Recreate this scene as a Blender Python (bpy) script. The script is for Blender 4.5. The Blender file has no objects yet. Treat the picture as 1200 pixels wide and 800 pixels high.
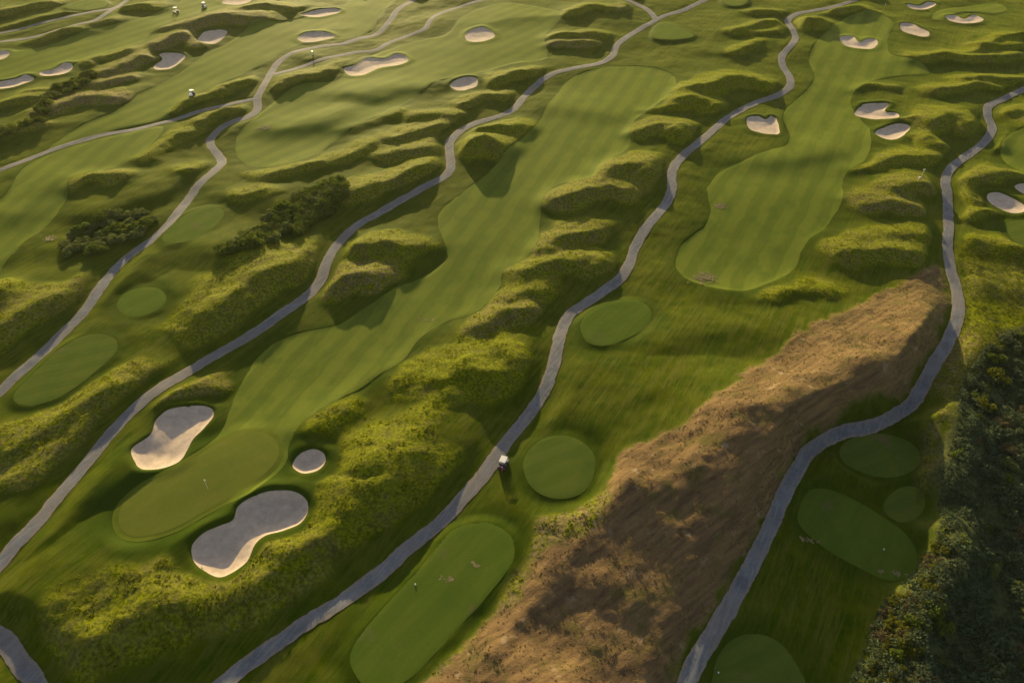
import bpy, bmesh, math, random
import numpy as np
from mathutils import Vector, Matrix
from mathutils.geometry import delaunay_2d_cdt

# ------------------------------------------------------------------ camera, sky, sun, exposure
CAM_H, PITCH, FPX = 86.0, math.radians(42.9), 850.0
SUN_AZ, SUN_EL = math.radians(-12.9), math.radians(10.3)
scene = bpy.context.scene
col = scene.collection
cam_d = bpy.data.cameras.new('camera'); cam = bpy.data.objects.new('camera', cam_d); col.objects.link(cam)
cam.location = (0, 0, CAM_H); cam.rotation_euler = (math.pi/2 - PITCH, 0, 0)
cam_d.sensor_width = 36; cam_d.lens = FPX/1200*36; cam_d.clip_end = 12000; cam_d.clip_start = 0.5
scene.camera = cam
world = bpy.data.worlds.new('World'); scene.world = world; world.use_nodes = True
wn = world.node_tree.nodes; wl = world.node_tree.links; wn.clear()
sky = wn.new('ShaderNodeTexSky'); sky.sky_type = 'NISHITA'; sky.sun_disc = False
sky.sun_elevation = SUN_EL; sky.sun_rotation = SUN_AZ % (2*math.pi); sky.air_density = 1.0; sky.dust_density = 1.5
bg = wn.new('ShaderNodeBackground'); bg.inputs['Strength'].default_value = 0.100
wo = wn.new('ShaderNodeOutputWorld'); hs = wn.new('ShaderNodeHueSaturation'); hs.inputs['Saturation'].default_value = 0.62; wl.new(sky.outputs[0], hs.inputs['Color']); wl.new(hs.outputs[0], bg.inputs[0]); wl.new(bg.outputs[0], wo.inputs[0])
sun_d = bpy.data.lights.new('sun', 'SUN'); sun_d.energy = 5.0; sun_d.angle = math.radians(0.55); sun_d.color = (1.0, 0.79, 0.38)
sun = bpy.data.objects.new('sun', sun_d); col.objects.link(sun)
SUN_DIR = Vector((math.sin(SUN_AZ)*math.cos(SUN_EL), math.cos(SUN_AZ)*math.cos(SUN_EL), math.sin(SUN_EL)))
sun.rotation_euler = (-SUN_DIR).to_track_quat('-Z', 'Y').to_euler(); sun.location = SUN_DIR*600
scene.view_settings.view_transform = 'Standard'; scene.view_settings.look = 'None'
scene.view_settings.gamma = 1.0; scene.view_settings.exposure = 1.24; scene.view_settings.use_curve_mapping = False
scene.cycles.max_bounces = 4; scene.cycles.volume_bounces = 0; scene.cycles.transparent_max_bounces = 4
HAZE_DENSITY = 0.000035
rng = np.random.default_rng(7); random.seed(7)

# ------------------------------------------------------------------ helpers
CP, SP = math.cos(PITCH), math.sin(PITCH)
def at(px, py, z=0.0):
    """ground position of a point seen at photo coordinates, at height z"""
    u, v = (px-600)/FPX, (py-400)/FPX
    dx, dy, dz = u, CP - v*SP, -SP - v*CP
    t = (z-CAM_H)/dz
    return (dx*t, dy*t)
def ats(pts, z=0.0): return np.array([at(x, y, z) for x, y in pts])

def sstep(a, b, x):
    t = np.clip((x-a)/(b-a), 0, 1); return t*t*(3-2*t)

def _hash(ix, iy, seed):
    n = (ix.astype(np.int64)*374761393 + iy.astype(np.int64)*668265263 + seed*2147483647) & 0xffffffff
    n = ((n ^ (n >> 13))*1274126177) & 0xffffffff
    n = ((n ^ (n >> 16))*2246822519) & 0xffffffff
    return ((n ^ (n >> 15)) & 0xffff)/65535.0
def vnoise(x, y, seed=0):
    ix, iy = np.floor(x), np.floor(y); fx, fy = x-ix, y-iy
    fx = fx*fx*fx*(fx*(fx*6-15)+10); fy = fy*fy*fy*(fy*(fy*6-15)+10)
    a = _hash(ix, iy, seed); b = _hash(ix+1, iy, seed); c = _hash(ix, iy+1, seed); d = _hash(ix+1, iy+1, seed)
    return (a+(b-a)*fx)*(1-fy)+(c+(d-c)*fx)*fy - 0.5
def fbm(x, y, scale, octv=3, seed=0, gain=0.5):
    s = 0; amp = 1.0; f = 1.0/scale
    for k in range(octv):
        c, si = math.cos(k*1.1+seed), math.sin(k*1.1+seed)
        s = s + amp*vnoise((x*c-y*si)*f+seed*17.3, (x*si+y*c)*f-seed*9.1, seed+k); amp *= gain; f *= 2.03
    return s

def catmull(pts, n, closed):
    p = np.asarray(pts, float); m = len(p); out = []
    rngk = range(m) if closed else range(m-1)
    for i in rngk:
        if closed: a, b, c, d = p[(i-1) % m], p[i], p[(i+1) % m], p[(i+2) % m]
        else: a, b, c, d = p[max(i-1, 0)], p[i], p[i+1], p[min(i+2, m-1)]
        for k in range(n):
            t = k/n
            out.append(0.5*((2*b)+(-a+c)*t+(2*a-5*b+4*c-d)*t*t+(-a+3*b-3*c+d)*t**3))
    if not closed: out.append(p[-1])
    return np.array(out)
def resample(p, step, closed):
    q = np.vstack([p, p[:1]]) if closed else p
    s = np.concatenate([[0], np.cumsum(np.hypot(*np.diff(q, axis=0).T))])
    n = max(int(s[-1]/step), 6); t = np.linspace(0, s[-1], n+1)
    if closed: t = t[:-1]
    return np.stack([np.interp(t, s, q[:, 0]), np.interp(t, s, q[:, 1])], 1)
def seg_dist(X, Y, poly, closed):
    """distance to a polyline and nearest point"""
    best = np.full(X.shape, 1e18); nx = np.zeros_like(X); ny = np.zeros_like(X)
    m = len(poly)
    if m == 1:
        return np.hypot(X-poly[0][0], Y-poly[0][1]), np.full_like(X, poly[0][0]), np.full_like(X, poly[0][1])
    for i in range(m if closed else m-1):
        ax, ay = poly[i]; bx, by = poly[(i+1) % m]
        ex, ey = bx-ax, by-ay; L = ex*ex+ey*ey+1e-12
        t = np.clip(((X-ax)*ex+(Y-ay)*ey)/L, 0, 1)
        qx, qy = ax+t*ex, ay+t*ey
        d = (X-qx)**2+(Y-qy)**2
        k = d < best
        best = np.where(k, d, best); nx = np.where(k, qx, nx); ny = np.where(k, qy, ny)
    return np.sqrt(best), nx, ny
def inside(X, Y, poly):
    c = np.zeros(X.shape, bool); m = len(poly)
    for i in range(m):
        x1, y1 = poly[i]; x2, y2 = poly[i-1]
        if y1 == y2: continue
        k = ((y1 > Y) != (y2 > Y)) & (X < (x2-x1)*(Y-y1)/(y2-y1)+x1)
        c ^= k
    return c

# ------------------------------------------------------------------ layout of the course
PATHS = [
 [(-30,482),(0,459),(20,440),(50,414),(72,392),(97,367),(113,345),(133,317),(153,299),(180,280),(200,262),(220,235),(233,218),(250,202),(260,190),(255,180),(247,170),(247,162),(257,152),(273,143),(290,137),(301,128),(302,115),(310,100),(318,85),(328,72),(347,62),(373,56),(400,52),(420,45),(443,37),(457,23),(467,10),(483,0),(500,-12)],
 [(316,89),(340,83),(363,76),(400,65),(420,60),(440,57),(457,48),(480,40),(498,34),(504,25),(517,15),(543,7),(567,0),(600,-8)],
 [(301,116),(283,119),(257,126),(227,133),(193,143),(160,152),(127,158),(93,167),(60,178),(30,190),(0,202),(-40,218)],
 [(165,-10),(150,0),(137,10),(125,14),(100,18),(67,25),(33,33),(0,40),(-40,48)],
 [(139,9),(123,20),(110,27),(83,33),(50,42),(0,50),(-40,57)],
 [(-40,704),(0,665),(20,641),(47,613),(70,583),(93,556),(113,531),(133,507),(160,480),(187,457),(217,437),(247,419),(277,402),(307,385),(333,367),(353,352),(367,339),(377,324),(383,307),(393,289),(415,267),(440,252),(473,233),(500,218),(520,208),(528,197),(527,180),(527,167),(537,155),(557,143),(587,135),(603,127),(613,115),(627,100),(647,87),(673,80),(700,74),(717,65),(723,53),(737,42),(757,30),(777,20),(800,13),(828,0),(850,-10)],
 [(769,23),(758,12),(740,4),(727,0),(705,-8)],
 [(-40,735),(-15,738),(0,746),(13,760),(27,780),(42,800),(60,840)],
 [(215,835),(262,800),(293,776),(327,753),(360,730),(400,706),(427,685),(453,665),(480,640),(507,620),(530,598),(550,576),(567,556),(580,537),(600,509),(620,484),(637,460),(647,434),(652,414),(657,390),(668,367),(690,352),(710,339),(728,325),(738,307),(745,287),(758,266),(780,240),(787,223),(787,207),(792,193),(804,180),(817,170),(837,152),(860,133),(887,120),(910,112),(925,102),(925,90),(917,77),(917,65),(927,55),(932,45),(927,33),(923,25),(933,17),(950,13),(977,7),(1000,0),(1020,-8)],
 [(790,850),(805,800),(817,773),(837,740),(857,706),(880,663),(900,623),(920,576),(933,553),(947,530),(963,517),(987,505),(1017,499),(1043,490),(1067,474),(1080,454),(1093,430),(1107,407),(1118,384),(1123,364),(1122,340),(1115,314),(1110,287),(1111,267),(1110,233),(1107,213),(1115,197),(1133,182),(1153,167),(1163,150),(1157,133),(1160,123),(1177,115),(1200,105),(1230,97)],
]
PATH_LABEL = None
G1 = [(335,533),(328,550),(307,570),(280,588),(247,606),(213,625),(180,636),(153,638),(138,628),(134,610),(143,590),(167,570),(200,553),(227,537),(243,526),(263,514),(283,506),(307,505),(323,511),(333,522)]
FAIRWAYS = [ # outline, stripe (two photo points giving the mowing direction), stripe width m
 ([(677,87),(707,79),(740,77),(767,80),(787,88),(792,100),(783,113),(767,127),(747,140),(738,153),(738,170),(727,183),(707,197),(693,213),(667,217),(650,221),(638,233),(633,253),(630,284),(617,304),(592,317),(587,334),(577,350),(557,367),(527,375),(500,390),(483,407),(472,424),(447,440),(420,460),(400,471),(373,487),(353,504),(341,524),(336,545),(318,566),(290,588),(245,598),(215,590),(217,560),(228,545),(240,530),(260,507),(270,480),(280,457),(293,430),(313,407),(340,394),(367,387),(400,379),(427,360),(450,345),(467,335),(493,324),(515,310),(525,299),(520,284),(513,264),(517,247),(540,227),(567,207),(593,183),(613,163),(630,147),(640,127),(653,110),(663,97)], ((620,280),(740,100)), 2.3),
 ([(800,324),(810,330),(830,337),(860,343),(887,339),(913,327),(932,314),(940,294),(950,280),(967,267),(985,240),(987,213),(997,200),(1013,190),(1020,170),(1017,150),(1003,133),(997,117),(1005,103),(1030,92),(1060,88),(1088,86),(1080,76),(1049,67),(1040,57),(1042,40),(1048,28),(1035,18),(1010,16),(985,25),(968,38),(953,55),(948,72),(955,88),(948,103),(933,117),(920,130),(918,143),(925,160),(920,173),(897,180),(867,192),(843,203),(829,220),(830,233),(833,248),(826,265),(813,275),(800,286),(793,299),(792,314)], ((860,340),(985,110)), 2.3),
 ([(278,160),(277,180),(287,192),(310,197),(340,193),(370,182),(390,167),(402,157),(430,143),(460,130),(480,118),(510,97),(525,92),(560,86),(600,75),(640,68),(638,45),(650,30),(658,17),(630,8),(590,4),(560,12),(540,22),(522,40),(485,47),(455,57),(430,67),(410,80),(395,95),(360,100),(335,110),(315,125),(295,142)], ((310,190),(600,60)), 2.3),
 ([(440,18),(400,12),(333,27),(300,29),(270,50),(240,64),(215,82),(187,99),(167,109),(153,121),(133,134),(100,148),(62,172),(65,176),(127,156),(193,140),(203,128),(217,116),(253,100),(283,89),(300,80),(322,68),(347,54),(385,48),(430,38)], ((100,160),(380,30)), 2.3),
 ([(58,183),(97,171),(130,162),(186,149),(188,160),(165,185),(133,200),(85,212),(80,233),(57,263),(30,285),(10,305),(-15,330),(-40,300),(-15,250),(10,228),(28,200)], ((20,280),(150,170)), 2.3),
 ([(-30,62),(0,60),(50,57),(100,40),(150,27),(200,11),(225,-4),(290,-8),(262,8),(233,18),(187,33),(167,50),(127,63),(80,78),(33,88),(-30,93)], ((0,80),(230,10)), 2.3),
 ([(1173,168),(1185,157),(1210,148),(1260,150),(1255,215),(1210,208),(1186,196),(1173,182)], ((1190,200),(1230,150)), 2.3),
 ([(398,28),(402,8),(425,-10),(470,-12),(452,10),(440,25),(420,36)], ((400,30),(450,-5)), 4.0),
 ([(1092,22),(1100,12),(1130,8),(1165,4),(1180,10),(1168,16),(1140,14),(1120,16),(1104,24)], ((1090,22),(1170,6)), 2.3),
]
TEES = [ # outline, level, label
 ([(680,380),(690,368),(713,357),(733,353),(753,356),(763,367),(760,380),(747,392),(727,402),(707,407),(690,404),(682,394)], 0.55, 'small rounded tee half in shadow right beside the central cart path'),
 ([(613,550),(616,535),(628,521),(645,513),(665,513),(684,521),(696,536),(697,554),(690,572),(676,583),(655,587),(635,582),(620,570)], 0.5, 'round bright green tee just right of the golf cart on the central path'),
 ([(543,619),(567,615),(587,621),(600,634),(602,656),(590,678),(567,706),(540,736),(513,766),(490,790),(467,806),(435,810),(418,795),(411,775),(417,757),(437,730),(467,697),(497,663),(523,631)], 0.45, 'long oblong tee with a bare sandy scrape in its middle at the bottom'),
 ([(983,530),(992,518),(1015,511),(1040,511),(1065,520),(1077,535),(1073,550),(1055,559),(1030,560),(1005,553),(988,543)], 0.5, 'shaded oval tee inside the bend of the right-hand path'),
 ([(937,593),(947,576),(963,573),(987,580),(1013,593),(1040,610),(1060,626),(1072,646),(1072,666),(1057,680),(1037,680),(1007,666),(977,650),(950,630),(935,613)], 0.7, 'large shaded slanting oval tee with a pale worn streak beside the scrub'),
 ([(833,805),(840,773),(853,753),(873,743),(897,744),(917,755),(933,775),(945,800),(945,840),(900,860),(840,840)], 0.5, 'dark green round tee cut by the bottom edge beside the right-hand path'),
 ([(138,360),(142,349),(155,341),(172,338),(187,340),(195,348),(193,358),(180,367),(162,372),(146,370)], 0.35, 'small oval tee between the two left-hand cart paths'),
 ([(17,467),(27,454),(50,432),(70,413),(93,399),(117,394),(137,400),(138,414),(123,430),(100,450),(73,467),(43,478),(23,476)], 0.45, 'elongated oval tee close beside the leftmost cart path'),
 ([(191,280),(207,263),(227,250),(250,245),(264,252),(254,267),(240,277),(217,287),(198,287)], 0.3, 'narrow oval tee between the two thickets of dark shrubs'),
 ([(1038,590),(1050,570),(1070,565),(1084,572),(1086,590),(1072,606),(1052,605)], 0.4, 'small dim tee pad squeezed between the slanting tee and the scrub'),
 ([(766,50),(770,36),(782,32),(800,40),(812,48),(795,52)], 0.5, 'small far tee beside the path junction at the top'),
 ([(846,2),(850,-6),(868,-6),(876,3),(868,10),(852,9)], 0.5, 'small sunlit far tee cut by the top edge'),
 ([(77,10),(100,2),(122,3),(126,9),(108,14),(86,14)], 0.4, 'far sunlit tee above the upper left paths'),
 ([(1178,264),(1190,258),(1225,258),(1240,280),(1215,292),(1190,284)], 0.3, 'grey green tee cut by the right edge below the bunkers'),
]
BUNKERS = [ # outline, depth, label
 ([(157,530),(177,513),(183,497),(200,483),(227,478),(247,480),(251,490),(243,501),(230,514),(220,530),(215,541),(205,548),(188,553),(170,554),(160,547)], 1.25, 'large bean-shaped sand bunker above left of the near putting green'),
 ([(228,643),(240,630),(260,620),(275,615),(280,600),(297,588),(320,581),(347,581),(360,590),(362,603),(353,616),(333,626),(313,631),(300,643),(290,663),(273,676),(257,680),(238,671),(228,660)], 1.45, 'largest kidney-shaped sand bunker below the near putting green'),
 ([(345,546),(353,536),(367,531),(380,535),(382,545),(372,555),(357,558),(347,553)], 0.85, 'small round sand bunker right of the near putting green'),
 ([(875,140),(887,138),(897,142),(903,138),(910,143),(913,158),(903,159),(890,157),(878,152)], 0.6, 'pale notched sand bunker just right of the central cart path'),
 ([(1002,133),(1010,123),(1013,122),(1033,121),(1042,123),(1037,130),(1050,133),(1053,138),(1040,140),(1020,139)], 0.8, 'ragged sand bunker right of the right fairway, upper one of its pair'),
 ([(1025,158),(1033,152),(1050,147),(1065,150),(1062,157),(1050,165),(1037,165)], 0.8, 'oval sand bunker right of the right fairway, lower one of its pair'),
 ([(984,45),(992,43),(1000,44),(1007,50),(1017,46),(1027,47),(1028,53),(1020,58),(1000,57),(988,53)], 0.8, 'heart-shaped sand bunker at the head of the right fairway'),
 ([(1056,28),(1067,28),(1077,33),(1088,38),(1087,43),(1073,42),(1057,36)], 0.7, 'slanting narrow sand bunker between the two farthest right ones and the fairway'),
 ([(1108,20),(1120,19),(1130,23),(1140,18),(1153,23),(1147,27),(1130,28),(1113,25)], 0.7, 'wavy far sand bunker nearest the top right corner'),
 ([(1063,5),(1077,7),(1087,3),(1097,5),(1090,10),(1077,12),(1067,10)], 0.6, 'tiny sand bunker touching the top edge at the right'),
 ([(1157,230),(1167,227),(1183,232),(1200,242),(1200,249),(1183,249),(1160,238)], 0.8, 'tongue-shaped sand bunker right of the right-hand path at the edge'),
 ([(1188,220),(1200,216),(1214,221),(1202,228)], 0.6, 'sliver of sand bunker cut by the right edge'),
 ([(528,98),(543,91),(558,92),(558,100),(543,105),(532,104)], 0.7, 'small oval sand bunker alone left of the middle cart path'),
 ([(545,42),(553,36),(567,34),(580,42),(570,48),(557,50),(547,48)], 0.7, 'rounded sand bunker on the upper middle fairway'),
 ([(403,82),(417,77),(430,68),(450,69),(467,63),(479,70),(467,76),(443,80),(427,88),(410,89)], 0.8, 'long wavy sand bunker beside the upper middle fairway'),
 ([(180,77),(190,70),(187,65),(200,63),(217,65),(213,72),(200,80),(183,81)], 0.8, 'sand bunker under the brown mound, with a sunlit lower lip'),
 ([(233,50),(240,40),(260,37),(267,40),(257,50),(247,53)], 0.8, 'grey sand bunker below the two far golf carts'),
 ([(349,47),(358,41),(377,39),(392,43),(383,47),(360,51)], 0.6, 'flat oval sand bunker above the cart path fork'),
 ([(353,19),(373,13),(393,11),(397,15),(373,21)], 0.6, 'thin pale strip of sand bunker near the top centre left'),
 ([(260,4),(275,-3),(295,-1),(290,5),(275,8)], 0.6, 'sand bunker cut by the top edge near the far carts'),
 ([(47,85),(63,82),(77,75),(86,78),(80,85),(63,89),(50,89)], 0.8, 'bean-shaped sand bunker at the head of the curved hedge'),
 ([(-12,98),(20,92),(30,88),(40,93),(30,97),(10,103),(-12,104)], 0.8, 'long sand bunker running off the left edge'),
 ([(-12,62),(9,61),(10,67),(0,71),(-12,71)], 0.6, 'corner of a sand bunker showing at the far left edge'),
]
MOUNDS = [ # crest points in the photo, height, half width, dryness of its grass
 ([(522,441),(545,430),(572,434)],3.6,6.0,.1),([(520,465),(490,508),(445,540)],1.6,4,.1),([(440,548),(470,560),(410,590)],3.2,6,.15),
 ([(400,612),(375,630),(340,650),(300,685)],2.6,5,.1),([(275,668),(190,705),(110,745)],3.4,6,.25),([(340,700),(300,730)],1.5,6,.3),
 ([(567,377),(587,364),(613,362)],3.2,4,.6),([(597,345),(613,337),(633,337)],2.6,4,.2),([(613,314),(640,304),(677,304),(707,310)],3.4,4.2,.3),
 ([(640,285),(660,274),(693,270)],3.2,4,.5),([(653,230),(683,222),(717,217),(733,220)],3.8,4.6,.5),([(703,207),(720,192),(750,190),(762,197)],4.0,5,.4),
 ([(745,150),(767,144),(800,147)],3.4,4.4,.3),([(760,128),(783,125),(800,123)],1.8,3.2,0),([(807,100),(833,96),(867,88),(900,95)],3.8,4.4,.1),
 ([(795,113),(817,112),(837,120)],3.4,4.2,.1),([(795,150),(812,157)],4.0,3.6,.1),([(863,60),(880,54),(890,48)],2.0,3.4,.1),([(867,35),(887,27),(910,25)],2.4,3.4,.1),
 ([(883,13),(907,12),(923,15)],2.2,3.2,.1),([(873,38),(910,36)],1.8,3,.1),([(933,23),(950,17),(967,20)],5.0,4.4,.1),([(987,7),(1007,3),(1020,8)],3.6,4.4,.2),
 ([(1140,60),(1167,46),(1200,40)],2.6,3.4,.1),([(1150,53),(1195,52)],2.2,3,.1),([(1073,66),(1107,60),(1140,65),(1190,62)],3.0,3.8,.2),
 ([(1133,90),(1160,87),(1195,90)],2.6,3.4,.2),([(1100,103),(1123,100),(1150,95),(1177,100)],2.6,3.4,.2),([(1003,102),(1020,97),(1047,100)],1.6,3,.2),
 ([(1090,139),(1113,131),(1137,139)],3.8,5.5,.2),([(1047,137),(1067,137),(1087,147)],2.2,3.4,.4),([(1050,160),(1073,154),(1100,167)],2.6,4,.2),
 ([(1040,187),(1067,183),(1100,184)],2.2,4,.2),([(998,196),(1025,191)],1.8,3.4,.2),([(1053,218),(1077,214),(1100,220)],2.8,4,.4),
 ([(1027,237),(1047,233),(1067,240)],3.0,4,.6),([(990,230),(1017,230)],1.6,3.4,.3),([(1000,294),(1033,285),(1067,291)],3.0,4.6,.3),
 ([(1053,273),(1083,274)],2.2,4,.2),([(905,345),(940,336),(970,340)],1.8,4.6,.1),([(1173,127),(1210,125)],2.4,4,.2),([(1137,207),(1167,200),(1200,200)],2.6,4,.3),
 ([(1127,222),(1147,230)],2.2,3.4,.3),([(1133,247),(1165,243)],2.2,3.4,.2),([(1128,275),(1170,287),(1220,292)],1.8,3.6,.1),([(1172,150),(1180,168)],2.4,3.6,.1),
 ([(1140,330),(1180,335),(1230,330)],1.6,5,.4),
 ([(250,366),(283,339),(320,313),(347,305)],4.2,6,.3),([(422,285),(450,281),(470,288)],3.4,4,.2),([(385,326),(405,316),(437,316)],4.4,4,.7),([(470,290),(495,287),(512,286)],1.6,3.4,.1),
 ([(543,164),(567,158),(593,164)],5.6,4.6,.2),([(560,147),(587,144),(620,146)],3.0,3.8,.1),([(410,224),(440,214),(473,204),(500,190)],3.4,4.2,.3),([(457,178),(477,173),(507,168)],2.8,3.8,.4),
 ([(463,158),(490,151),(517,143)],2.8,3.8,.4),([(493,134),(533,132)],2.0,3.4,.2),([(547,118),(567,109),(593,110)],2.4,3.6,.3),([(580,90),(600,84),(630,81)],3.0,3.8,.2),
 ([(400,147),(433,137),(462,130)],2.0,3.4,.1),([(647,40),(680,36),(705,38)],2.6,3.4,.2),([(650,48),(693,46)],2.6,3.2,.7),([(673,12),(690,6),(713,8)],2.6,3.6,.1),
 ([(567,23),(600,18),(633,14),(664,15)],2.6,4,.1),([(130,78),(160,63),(188,60)],3.6,4.6,.8),([(187,48),(213,38),(233,44)],3.6,4.4,1.),([(230,24),(257,16),(295,18)],4.2,5,.9),
 ([(193,31),(216,29)],2.2,3.2,.7),([(97,70),(117,61),(147,57)],2.8,3.6,.3),([(58,124),(93,111),(133,112)],3.4,4.4,1.),([(117,94),(147,88)],2.6,3.6,.9),
 ([(0,120),(27,114),(50,112)],2.4,3.6,.2),([(33,107),(62,104)],1.8,3.2,.2),([(47,44),(80,34),(113,33)],2.6,3.6,.3),([(0,33),(27,26),(73,15)],2.6,3.6,.2),([(-20,15),(20,8),(60,2)],2.6,3.6,.4),
 ([(110,28),(133,24)],2,3.2,.4),([(147,8),(167,5),(187,8)],2.4,3.6,.2),([(290,8),(310,3),(340,8)],3,4,.5),([(353,35),(380,32),(402,30)],1.8,3.4,.2),
 ([(200,127),(227,114),(253,107),(270,97),(297,91)],2.6,3.6,.2),([(240,138),(267,127),(290,129)],3,4,.3),([(325,98),(350,89),(375,83),(400,76)],2.4,3.8,.3),
 ([(375,134),(400,123),(442,109)],2.4,3.4,.2),([(83,214),(110,204),(137,208)],2.6,3.4,.3),([(170,180),(200,158),(232,150)],2.4,4.4,.1),([(217,198),(247,190)],1.8,3.6,.1),
 ([(312,203),(350,191),(400,182),(432,168)],2.2,4,.2),([(280,230),(305,224)],2,4,.2),([(-20,395),(40,357),(75,346),(105,333)],2.8,5,.4),
 ([(15,522),(60,490),(110,463),(150,450),(180,449)],3,4.8,.3),([(190,467),(213,454),(247,448)],2.6,3.6,.5),
 ([(10,565),(60,530),(95,500)],2.2,4.4,.4),([(255,495),(268,475)],1.0,4,.0),([(360,505),(400,485)],1.6,5,0.),
 ([(735,562),(790,555),(850,522),(880,487)],6.4,7.5,.9,(2.2,1.4,-.6,.8)),([(900,478),(960,462),(1010,450)],9.6,7.5,.9,(2.2,1.8,-.6,.8)),([(1020,425),(1060,405),(1098,375)],7.4,6,.9,(1.5,1.8,-.6,.8)),
 ([(712,690),(738,702)],2.6,5,.9),([(645,680),(605,730),(560,785),(530,830)],2.6,5,.9),([(705,615),(670,650)],2.4,5,.9),([(760,790),(800,740)],1.6,7,.7),
 ([(10,800),(-20,770)],1.4,3,.1),([(730,10),(745,-4)],2,3.5,.6),([(240,400),(265,385)],1.6,5,.1),
 ([(30,150),(75,125)],1.2,4,.4),([(0,160),(40,148)],1.8,4,.3),
]
SWELLS = [([(1125,640),(1098,695),(1070,760),(1062,820)],2.2,4),([(1120,500),(1108,570)],1.2,4),([(445,448),(392,484),(350,520)],.5,5),([(318,585),(262,615),(205,640)],.7,4),([(50,628),(92,592),(142,566)],1.3,5),([(140,640),(70,690),(20,722)],1.4,6),
 ([(620,455),(690,470)],.8,8),([(780,400),(900,380)],1.0,8),([(250,300),(310,330)],.9,6),([(150,310),(60,400)],.8,8),
 ([(900,190),(960,180)],.7,6),([(660,125),(720,135)],.6,7),([(420,110),(500,100)],.9,6),([(330,150),(390,140)],.9,6),([(600,420),(640,490)],.6,6),([(1000,590),(960,640)],.3,6),
 ([(195,225),(120,250)],1.0,5),([(20,250),(60,215)],.7,6),([(210,345),(280,370)],.8,6),([(470,560),(540,500)],.6,6),([(720,450),(800,440)],.6,9),([(860,370),(940,380)],.8,7)]
HAY = [(490,830),(517,800),(567,746),(611,692),(640,655),(668,635),(692,624),(708,604),(716,575),(722,548),(745,527),(790,512),(850,470),(900,425),(945,390),(1000,362),(1050,335),(1095,312),(1108,325),(1110,350),(1103,378),(1085,415),(1060,455),(1030,475),(985,490),(945,512),(920,545),(905,585),(880,630),(845,690),(815,740),(790,800),(780,840)]
SCRUB = [(1240,385),(1185,392),(1155,410),(1132,440),(1118,470),(1108,520),(1098,560),(1096,610),(1080,660),(1050,690),(1028,715),(1014,760),(1006,830),(1260,860),(1260,385)]
BASIN = [(960,520),(1010,505),(1060,500),(1090,560),(1090,650),(1060,700),(1035,800),(1020,880),(830,880),(850,760),(890,680),(930,590)]
HEATH = [(1120,285),(1160,300),(1240,300),(1240,420),(1140,470),(1100,500),(1090,560),(1075,590),(1085,520),(1100,440),(1125,390),(1130,340)]
THICKETS = [
 ([(256,302),(285,282),(312,262),(340,238),(370,222),(398,214),(407,228),(398,248),(370,262),(350,274),(325,288),(290,304),(262,308)], 76, 1.75, 'dense dark green shrub in the long thicket left of the middle cart path', 'shrubs of the long thicket left of the middle path'),
 ([(78,284),(95,266),(130,254),(165,250),(192,246),(180,264),(155,282),(125,296),(95,299),(80,294)], 48, 1.6, 'grey green shrub in the oval thicket beside the leftmost cart path', 'shrubs of the oval thicket by the leftmost path'),
 ([(-20,168),(10,155),(40,143),(50,130),(60,115),(75,103),(92,91),(112,87),(112,93),(95,104),(78,113),(62,127),(54,145),(40,153),(10,166),(-20,180)], 52, 1.5, 'dark shrub in the thin curved hedge at the upper left', 'shrubs of the curved hedge at the upper left'),
]
# world outlines
def outline(pts, n=5, step=0.8, jit=0.0, seed=1, z=0.0):
    w = resample(catmull(ats(pts, z), n, True), step, True)
    if jit:
        w = w + jit*np.stack([vnoise(w[:, 0]/2.2, w[:, 1]/2.2, seed), vnoise(w[:, 0]/2.2+50, w[:, 1]/2.2, seed+3)], 1)
    return w
path_w = [resample(catmull(ats(p), 6, False), 0.7, False) for p in PATHS]
fair_w = [outline(f[0], 5, 1.0, .35, i) for i, f in enumerate(FAIRWAYS)]
green_w = outline(G1, 5, 0.8)
tee_w = [outline(t[0], 5, 0.8, .12, i, -1.1 if i in (3, 4, 5, 10) else 0) for i, t in enumerate(TEES)]
bunk_w = [outline(b[0], 5, 0.5, .3, i) for i, b in enumerate(BUNKERS)]
hay_w = outline(HAY, 3, 2.0, 1.0, 5); scrub_w = outline(SCRUB, 3, 2.0); heath_w = outline(HEATH, 3, 2.0)

# ------------------------------------------------------------------ terrain height
def axis(a, b, step0, step1, far):
    v = [a]
    while v[-1] < b: v.append(v[-1] + step0 + (step1-step0)*max(0, min(1, (v[-1]-a)/(b-a))))
    v = np.array(v); g = [1.0]; 
    while sum(g) < far: g.append(g[-1]*1.35)
    ext = np.cumsum(g)
    return np.concatenate([(a-ext)[::-1], v, v[-1]+ext])
xs = axis(-235, 235, .42, .42, 5000); ys = axis(20, 345, .30, .62, 5000)
NX, NY = len(xs), len(ys)
X, Y = np.meshgrid(xs, ys)
def window(poly, pad):
    x0, y0 = poly.min(0)-pad; x1, y1 = poly.max(0)+pad
    i0, i1 = np.searchsorted(xs, [x0, x1]); j0, j1 = np.searchsorted(ys, [y0, y1])
    return slice(max(j0, 0), min(j1, NY)), slice(max(i0, 0), min(i1, NX))
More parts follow.
